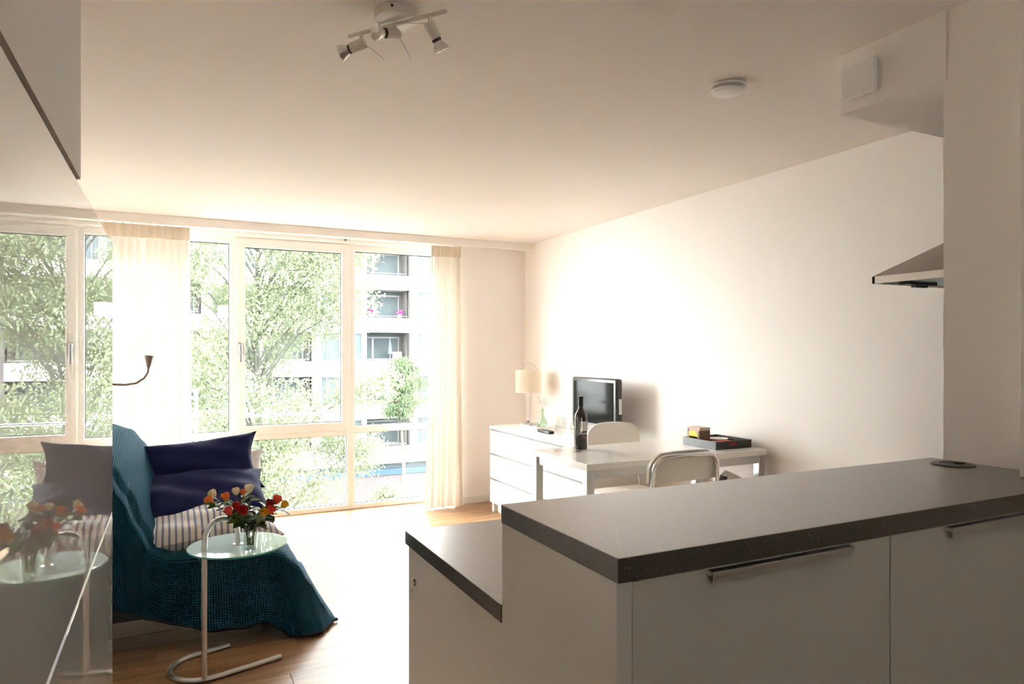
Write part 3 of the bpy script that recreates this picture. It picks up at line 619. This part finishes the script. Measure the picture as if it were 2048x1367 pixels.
def chair(c, face, label):
    """c seat centre on the floor; face = +1 looks to the window, -1 to the kitchen"""
    t = thing('dining_chair', (c[0], c[1], 0), label, 'chair', 'chairs at the dining table')
    M_seat = mat('chair_cream_laminate', (.80,.755,.68), .4, var=.02)
    def P(x, y, z): return Vector((c[0]+x, c[1]+y*face, z))
    SZ = .50
    w = .195
    # bent backrest frame: inverted U running down into the rear legs
    pts = [P(-w-.045,-.17,0.008), P(-w-.02,-.20,.45), P(-w-.005,-.215,.70), P(-w,-.225,.80)]
    for k in range(1, 6): a = math.pi*(1-k/12); pts.append(P(-w+.07+.07*math.cos(a), -.225-.012*math.sin(a), .83+.07*math.sin(a)))
    pts += [P(-.06,-.242,.902), P(.06,-.242,.902)]
    for k in range(5, 0, -1): a = math.pi*k/12; pts.append(P(w-.07+.07*math.cos(a), -.225-.012*math.sin(a), .83+.07*math.sin(a)))
    pts += [P(w,-.225,.80), P(w+.005,-.215,.70), P(w+.02,-.20,.45), P(w+.045,-.17,.008)]
    obj('back_frame', MB().tube(pts, .0115, 12), M_chrome, t, smooth=True)
    def fn(off):
        def f(u, v):
            a = 2*u-1; zz = .775+.15*v; ww = w+.012
            if v > .45: ww = (w+.012)*(1-.30*max(0, (v-.45)/.55)**2.4)
            return P(a*ww, -.222-.010*v+.022*(1-a*a)*-1+.016+off, zz-.010*a*a*(1 if v > .5 else 0))
        return f
    mb = MB().grid(fn(0), 20, 8); k = len(mb.f); mb.grid(fn(.020), 20, 8); mb.f[k:] = [tuple(reversed(f)) for f in mb.f[k:]]
    n1 = 21*9; nv = 9
    rim = [j for j in range(nv)]+[i*nv+nv-1 for i in range(1, 21)]+[20*nv+j for j in range(nv-2, -1, -1)]+[i*nv for i in range(19, 0, -1)]
    mb.f += [(rim[i], rim[(i+1) % len(rim)], rim[(i+1) % len(rim)]+n1, rim[i]+n1) for i in range(len(rim))]
    b = obj('backrest', mb, M_seat, t, smooth=True)
    for sx in (-1, 1):
        for zz in (.795, .865): obj('rivet', MB().lathe(P(sx*(w-.002), -.236, zz), [(.005,0),(.005,.003),(.0001,.004)], 10, dir_mtx((0,-face,0))), M_chrome, b)
    mb = MB(); 
    y0, y1 = sorted((c[1]-.19*face, c[1]+.23*face)); mb.rbox(c[0]-.205, c[0]+.205, y0, y1, SZ-.022, SZ, .009, 3)
    obj('seat', mb, M_seat, t, smooth=True)
    for sx in (-1, 1):
        obj('leg', MB().tube([P(sx*(w+.02),-.198,.475), P(sx*(w+.012),-.05,.47), P(sx*(w+.012),.15,.468), P(sx*(w+.02),.20,.44), P(sx*(w+.04),.235,.2), P(sx*(w+.05),.25,.008)], .0115, 12), M_chrome, t, smooth=True)
    obj('stretcher', MB().tube([P(-w-.012,.06,.466), P(w+.012,.06,.466)], .009, 10), M_chrome, t, smooth=True)
    return t
chair((2.215, 2.83), 1, 'cream laminate chair with chrome frame seen from behind at the near side of the table')
chair((2.63, 3.62), -1, 'cream laminate chair on the far side of the table facing the kitchen')
# folded chair under the table by the wall
t = thing('folded_chair', (2.93, 3.05, 0), 'white folded chair leaning below the right end of the table', 'chair')
FM = Matrix.Translation((2.86, 2.95, .70)) @ Matrix.Rotation(R(24), 4, 'Y') @ Matrix.Translation((-2.86, -2.95, -.70))
obj('back_panel', MB().rbox(2.80, 2.965, 2.935, 2.96, .42, .70, .010, 3, FM), MATS['chair_cream_laminate'], t, smooth=True)
obj('frame', MB().tube([FM @ Vector(p) for p in ((2.79,2.975,.10),(2.79,2.975,.66),(2.81,2.975,.695),(2.955,2.975,.695),(2.975,2.975,.66),(2.975,2.975,.20))], .011, 10), M_white, t, smooth=True)
obj('hinge', MB().rbox(2.776, 2.80, 2.93, 2.968, .60, .665, .004, 2, FM), M_black, t)
obj('leg', MB().tube([(2.70,2.975,.012), FM @ Vector((2.79,2.975,.15))], .011, 10), M_white, t, smooth=True)

# wine bottle
wb = on_z(1161.5, 898, T); wb.z = T
t = thing('wine_bottle', wb, 'dark red wine bottle with cream label on the dining table', 'bottle')
obj('glass', MB().lathe(wb, [(.0001,.004),(.030,0),(.0365,.004),(.0372,.02),(.0372,.178),(.034,.198),(.022,.216),(.0148,.232),(.0138,.25),(.0138,.285),(.0155,.288),(.0155,.297),(.0001,.298)], 36), mat('bottle_dark_glass', (.018,.008,.008), .08, spec=.7), t, smooth=True)
obj('capsule', MB().lathe(wb, [(.0143,.236),(.0143,.286),(.0160,.288),(.0160,.2985),(.0001,.299)], 28, caps=False), mat('capsule_black', (.02,.015,.016), .35), t, smooth=True)
def label_arc(z0, z1, a0, a1, r, m, name='label'):
    mb = MB().grid(lambda u, v: wb+Vector((r*math.cos(a0+(a1-a0)*u), r*math.sin(a0+(a1-a0)*u), z0+(z1-z0)*v)), 16, 1); obj(name, mb, m, t, smooth=True)
ac = math.atan2(-wb.y, -wb.x)
label_arc(.105, .160, ac-.2, ac+1.15, .0376, mat('label_cream', (.62,.57,.53), .7)); label_arc(.088, .098, ac-.2, ac+1.15, .0376, mat('label_band', (.55,.47,.44), .7))
label_arc(.062, .082, ac+.15, ac+.95, .0376, mat('label_brown', (.16,.11,.10), .7))
def wine_glass(px, py, label):
    p = on_z(px, py, T); p.z = T+.0003
    t = thing('wine_glass', p, label, 'wine glass', 'wine glasses on the dining table')
    obj('bowl', MB().lathe(p, [(.0045,.086),(.016,.092),(.028,.104),(.035,.122),(.0362,.14),(.033,.165),(.0295,.188),(.0287,.188),(.0322,.165),(.0354,.14),(.0342,.122),(.0272,.105),(.015,.094),(.0001,.090)], 36), M_glass, t, smooth=True)
    obj('stem', MB().lathe(p, [(.0036,.006),(.0032,.03),(.0034,.07),(.0052,.087)], 16), M_glass, t, smooth=True)
    obj('foot', MB().lathe(p, [(.0001,0),(.033,0),(.0335,.0012),(.02,.003),(.006,.0055),(.0036,.0075)], 36), M_glass, t, smooth=True)
wine_glass(1120, 900.5, 'empty wine glass standing left of the bottle')
wine_glass(1153, 902.5, 'empty wine glass standing in front of the bottle')
# black tray with things in it
x0, x1, y0, y1 = 2.716, 2.982, 2.945, 3.222; z0 = T; zt = T+.046
t = thing('serving_tray', (2.85, 3.08, T), 'black wooden serving tray at the wall end of the dining table', 'tray')
M_tray = mat('tray_black', (.022,.021,.020), .45)
obj('tray_base', MB().box(x0+.008, x1-.008, y0+.008, y1-.008, z0, z0+.006), M_tray, t)
obj('side', MB().rbox(x0, x0+.009, y0, y1, z0, zt, .001), mat('tray_black_side', (.03,.03,.03), .25), t); obj('side', MB().rbox(x1-.009, x1, y0, y1, z0, zt, .001), M_tray, t)
obj('side', MB().rbox(x0+.009, x1-.009, y1-.009, y1, z0, zt, .001), M_tray, t)
# near side with a cut-out grip
ga, gb = x0+.10, x0+.165
obj('side', MB().rbox(x0+.009, ga, y0, y0+.009, z0, zt, .001).rbox(gb, x1-.009, y0, y0+.009, z0, zt, .001).box(ga, gb, y0, y0+.009, z0, z0+.020).box(ga, gb, y0, y0+.009, z0+.034, zt), M_tray, t)
obj('napkin', MB().rbox(x0+.09, x0+.20, y0+.02, y0+.13, z0+.007, z0+.033, .004), mat('red_paper', (.45,.02,.02), .7), None, 'folded red napkin inside the black tray', 'napkin')
pc = Vector((2.90, 3.13, z0+.0065))
obj('saucer', MB().lathe(pc, [(.0001,0),(.03,0),(.045,.012),(.062,.03),(.060,.031),(.042,.015),(.0001,.006)], 32), mat('cream_china', (.82,.77,.70), .25), None, 'cream saucer lying in the black tray', 'saucer', smooth=True)
t = thing('tea_box', (2.772, 3.15, z0+.0065), 'small wooden tea box with a yellow label in the black tray', 'tea box')
bx0, bx1, by0, by1, bz0, bz1 = 2.735, 2.815, 3.10, 3.205, z0+.0068, z0+.108
obj('box', MB().rbox(bx0, bx1, by0, by1, bz0, bz1-.018, .0015), mat('tea_box_kraft', (.22,.14,.08), .7, var=.35, scale=60), t)
obj('lid', MB().rbox(bx0-.001, bx1+.001, by0-.001, by1+.001, bz1-.018, bz1, .002), mat('tea_box_lid', (.66,.56,.47), .6), t)
obj('label_panel', MB().box(bx0-.0018, bx0-.0002, by0+.01, by1-.006, bz0+.004, bz1-.004), mat('tea_paper_pink', (.62,.45,.36), .6), t)
mb = MB(); n = 20
mb.add([(bx0-.0026, by0+.052+.036*math.cos(2*math.pi*k/n), bz0+.048+.034*math.sin(2*math.pi*k/n)) for k in range(n)]+[(bx0-.0026, by0+.088, bz0+.006), (bx0-.0026, by0+.016, bz0+.006)], [tuple(range(n)), (0, 10, n+1, n)])
obj('yellow_label', mb, mat('tea_yellow', (.85,.66,.02), .5), t)
obj('emblem', MB().add([(bx0-.003,by1-.016,bz1-.016),(bx0-.003,by1-.008,bz1-.016),(bx0-.003,by1-.012,bz1-.006),(bx0-.003,by1-.018,bz1-.024),(bx0-.003,by1-.006,bz1-.024),(bx0-.003,by1-.006,bz1-.018),(bx0-.003,by1-.018,bz1-.018)], [(0,1,2),(3,4,5,6)]), mat('emblem_ink', (.04,.04,.07), .6), t)

# ------------------------------------------------------------------ outside: street, opposite block, trees
GZ = -9.0
struct('ground', MB().box(-60, 80, -60, 120, GZ-.3, GZ), mat('street_paving', (.09,.09,.087), .9, var=.2, scale=.6))
FY = 44.0
M_bw = mat('facade_white', (.42,.42,.42), .8, var=.05, scale=.5); M_fr = mat('facade_frame', (.13,.13,.13), .6)
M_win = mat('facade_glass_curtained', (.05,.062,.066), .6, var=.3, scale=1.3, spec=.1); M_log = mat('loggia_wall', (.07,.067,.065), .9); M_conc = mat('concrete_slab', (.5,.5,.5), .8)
bl = thing('apartment_block', (8, FY, GZ), 'white apartment block with recessed balconies across the street', 'building')
XB0, PER, NB = -16.0-1.15, 6.3, 8; tops = [8.2, 5.4, 2.6, -.2, -3.0]; OH = 1.85
XE = XB0+PER*NB
obj('core_wall', MB().box(XB0, XE, FY+1.5, FY+10, GZ, 12.0), M_bw, bl)
obj('ground_floor_wall', MB().box(XB0, XE, FY+.4, FY+.8, GZ, -6.75), M_brick, bl)
obj('blue_fascia', MB().box(XB0, XE, FY+.30, FY+.42, -6.75, -6.35), mat('blue_fascia', (.004,.028,.085), .5), bl)
obj('shop_window_strip', MB().box(XB0, XE, FY+.5, FY+.6, -6.35, -5.95), M_win, bl)
for tz in tops:
    obj('spandrel', MB().rbox(XB0, XE, FY-.06, FY+.22, tz, tz+.95, .02, 1).box(XB0, XE, FY+.2, FY+1.5, tz, tz+.2), M_bw, bl)
obj('spandrel', MB().rbox(XB0, XE, FY-.06, FY+.42, -5.95, -4.85, .02, 1).box(XB0, XE, FY+.2, FY+1.5, -5.95, -5.7), M_bw, bl)
me_cache = {}
def shared(name, mb, m, parent, loc):
    if name not in me_cache:
        me = bpy.data.meshes.new(name); me.from_pydata(mb.v, [], mb.f); me.materials.append(m); me_cache[name] = me
    o = bpy.data.objects.new(name.split('|')[0], me_cache[name]); COL.objects.link(o); o.parent = parent; o.location = loc; return o
bo = Vector(bl.location)
for b_ in range(NB):
    bx = XB0+b_*PER
    obj('brick_pier', MB().box(bx+6.0, bx+6.3, FY-.10, FY+.25, -5.9, 10.5), M_brick, bl)
    for x in (.0, 1.45, 2.9): obj('post', MB().box(bx+x, bx+x+.25, FY+.02, FY+.3, -4.9, 10.2), M_bw, bl)
    for tz in tops:
        zb = tz-OH
        for x, w in ((.25, 1.2), (1.7, 1.2)):
            f = shared('window|a', MB().box(0, w, .10, .2, 0, .08).box(0, w, .10, .2, OH-.08, OH).box(0, .07, .10, .2, .08, OH-.08).box(w-.07, w, .10, .2, .08, OH-.08).box(.36, .42, .10, .2, .08, OH-.08), M_fr, bl, Vector((bx+x, FY, zb))-bo)
            shared('pane|a', MB().box(.05, w-.05, .16, .18, .05, OH-.05), M_win, f, (0,0,0))
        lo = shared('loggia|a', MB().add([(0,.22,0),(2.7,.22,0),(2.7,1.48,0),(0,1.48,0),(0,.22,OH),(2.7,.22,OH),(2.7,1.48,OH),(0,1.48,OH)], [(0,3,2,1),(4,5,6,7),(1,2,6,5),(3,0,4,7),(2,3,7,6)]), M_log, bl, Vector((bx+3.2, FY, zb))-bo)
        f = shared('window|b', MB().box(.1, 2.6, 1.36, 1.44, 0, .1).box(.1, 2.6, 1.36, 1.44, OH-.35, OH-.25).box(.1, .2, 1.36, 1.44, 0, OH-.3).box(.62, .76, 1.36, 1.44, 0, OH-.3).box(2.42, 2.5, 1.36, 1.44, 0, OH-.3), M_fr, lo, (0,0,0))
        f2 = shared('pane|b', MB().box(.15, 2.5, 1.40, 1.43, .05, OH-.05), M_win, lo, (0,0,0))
        shared('railing|a', MB().box(.05, 2.65, .02, .05, .12, .15), M_fr, lo, (0,0,0))
# small things on the facing balconies (bay with its loggia at x 11.2-13.9)
def at_f(px, py, y=FY-.02): return on_y(px, py, y)
M_pink = mat('pink_blossom', (.30,.02,.12), .7, var=.3, scale=8)
for px, py, lab in ((742, 626, 'pink flowering pot at the left end of the upper facing balcony'), (799, 629, 'pink flowering pot at the right end of the upper facing balcony')):
    p = at_f(px, py, FY+.45); p.z = 3.56
    t = thing('flower_pot', p, lab, 'flower pot', 'pots on the facing balcony')
    obj('pot', MB().lathe(p, [(.12,0),(.17,.28),(.15,.28)], 12), mat('pot_clay', (.3,.12,.09), .8), t)
    mb = MB()
    for k in range(14): mb.lathe(p+Vector((random.uniform(-.2,.2), random.uniform(-.15,.1), random.uniform(.28,.55))), [(.0001,-.08),(.085,0),(.0001,.08)], 7)
    obj('blossom', mb, M_pink, t, smooth=True)
p = at_f(780, 715, FY+.6); p.z = .78
t = thing('folded_parasol', p, 'folded blue-grey parasol on the facing balcony below the flower pots', 'parasol')
obj('pole', MB().tube([p, p+Zv*1.55], .03, 8), M_fr, t); obj('cover', MB().lathe(p+Zv*.3, [(.04,0),(.17,.15),(.10,.7),(.02,1.2)], 12), mat('parasol_cloth', (.05,.07,.09), .8), t, smooth=True)
p = at_f(795, 700, FY+.5); p.z = .8
obj('laundry_towel', MB().rbox(p.x-.35, p.x+.3, p.y-.02, p.y+.02, .8, 1.35, .01, 1), mat('towel_pink', (.2,.10,.11), .9, var=.3, scale=6), None, 'faded red towel hung on the facing balcony beside the parasol', 'towel')
a0, a1 = at_f(735, 664), at_f(815, 664)
obj('awning', MB().rbox(11.24, 13.9, FY-.30, FY-.07, 2.63, 2.78, .02, 1), mat('awning_red', (.2,.075,.08), .8), None, 'narrow red rolled awning above the facing balcony', 'awning')
obj('planter_box', MB().rbox(11.3, 13.8, FY-.32, FY-.07, -1.98, -1.78, .02, 1), mat('terracotta', (.22,.10,.06), .8), None, 'long terracotta planter on the facing balcony parapet', 'planter')

def leaf_cloud(centres, n, size, rad, droop=.35):
    C = np.array([c[:3] for c in centres]); Rr = np.array([c[3] for c in centres]); w = Rr**2; w /= w.sum()
    idx = rng.choice(len(C), n, p=w); d = rng.normal(size=(n, 3)); d /= np.linalg.norm(d, axis=1)[:, None]
    rr = rng.random(n)**.45; P = C[idx]+d*(Rr[idx]*rr)[:, None]*np.array([1, 1, .8])
    P[:, 2] -= droop*Rr[idx]*rng.random(n)**2
    a = rng.normal(size=(n, 3)); a[:, 2] -= .8; a /= np.linalg.norm(a, axis=1)[:, None]
    b = np.cross(a, rng.normal(size=(n, 3))); b /= np.linalg.norm(b, axis=1)[:, None]
    L = size*(.6+.8*rng.random(n))[:, None]; W = L*.45
    V = np.stack([P, P+a*L*.5-b*W*.5, P+a*L, P+a*L*.5+b*W*.5], 1).reshape(-1, 3)
    mb = MB(); mb.v = [tuple(p) for p in V.tolist()]; mb.f = [(4*i, 4*i+1, 4*i+2, 4*i+3) for i in range(n)]; return mb
def leaf_mat(name, col):
    m, nt, b = nt_new(name); nt.nodes.remove(b); out = nt.nodes['Material Output']
    g = nt.nodes.new('ShaderNodeNewGeometry'); r = ramp(nt, g.outputs['Random Per Island'], [(0, tuple(c*.8 for c in col)), (.6, col), (1, tuple(min(1, c*1.3) for c in col))])
    d = nt.nodes.new('ShaderNodeBsdfDiffuse'); tr = nt.nodes.new('ShaderNodeBsdfTranslucent'); mx = nt.nodes.new('ShaderNodeMixShader'); mx.inputs[0].default_value = .45
    for s in (d, tr): link(nt, r.outputs[0], s.inputs[0])
    link(nt, d.outputs[0], mx.inputs[1]); link(nt, tr.outputs[0], mx.inputs[2]); link(nt, mx.outputs[0], out.inputs[0]); return m
M_tl = leaf_mat('tree_leaf_pale', (.15,.172,.108)); M_tl2 = leaf_mat('tree_leaf_mid', (.10,.14,.075)); M_bark = mat('bark', (.05,.052,.04), .9, var=.3, scale=20)
def tree(name, base, h, crown, n, size, label, m=M_tl, seed=1, NC=120):
    rn = random.Random(seed); t = thing(name, base, label, 'tree', 'trees in the street'); b = Vector(base)
    cx, cz0, cz1, cr = crown
    obj('trunk', MB().tube([b, b+Vector((.15,.05,h*.35)), b+Vector((0,.1,h*.7)), b+Vector((.1,0,h*.95))], [.17,.12,.06,.015], 10), M_bark, t, smooth=True)
    cs = []; br = MB()
    for k in range(NC):
        s = rn.random(); z = cz0+(cz1-cz0)*s; a = rn.uniform(0, 6.28); env = cr*(math.sin(math.pi*min(1, (s*.86+.12)))**.7); rr = env*rn.uniform(.25,1)
        c = Vector((b.x+cx+rr*math.cos(a), b.y+rr*math.sin(a)*.8, z)); cs.append((c.x, c.y, c.z, rn.uniform(.7,1.25)*cr*.26))
        q = b+Vector((0,0,max(h*.25, (z-b.z)-rr*.7-.6))); mid = q.lerp(c, .55)+Vector((0,0,.3)); br.tube([q, mid, c, c+Vector((.3*math.cos(a), .3*math.sin(a), -.5))], [.026,.017,.010,.003], 5)
    obj('branches', br, M_bark, t, smooth=True)
    setp(obj('foliage', leaf_cloud(cs, n, size, 1), m, t), kind='stuff')
tree('tree', (1.55, 15.2, GZ), 15.5, (.15, -4.2, 7.4, 2.55), 150000, .075, 'tall pale green tree filling the middle window', seed=3)
tree('tree', (-4.2, 18.5, GZ), 15, (0, -4.5, 7.0, 3.2), 60000, .09, 'tall pale green tree left of the middle window, mostly behind the curtain', seed=5)
tree('tree', (3.75, 13.2, GZ), 8.0, (0, -4.6, -1.2, .95), 14000, .07, 'smaller pale leafy tree low at the right-hand pane', seed=8)
tree('tree', (12.7, 41.3, GZ), 8.6, (0, -2.4, .9, 1.9), 9000, .17, 'darker green tree in front of the facing balconies', M_tl2, seed=9)
# neighbour's white balcony railing outside the left pane
t = thing('balcony', (-.45, 8.1, -.2), 'white tubular balcony railing outside the left window pane', 'balcony')
obj('slab', MB().rbox(-1.2, .25, 7.6, 8.2, -.2, -.05, .01, 1), M_conc, t)
for x in (-1.15, -.5, .13, .21): obj('post', MB().tube([(x, 7.65, -.06), (x, 7.65, 1.0)], .013, 8), M_white, t)
for z in (1.0, .925): obj('top_rail', MB().tube([(-1.2, 7.65, z), (.23, 7.65, z)], .014, 8), M_white, t)
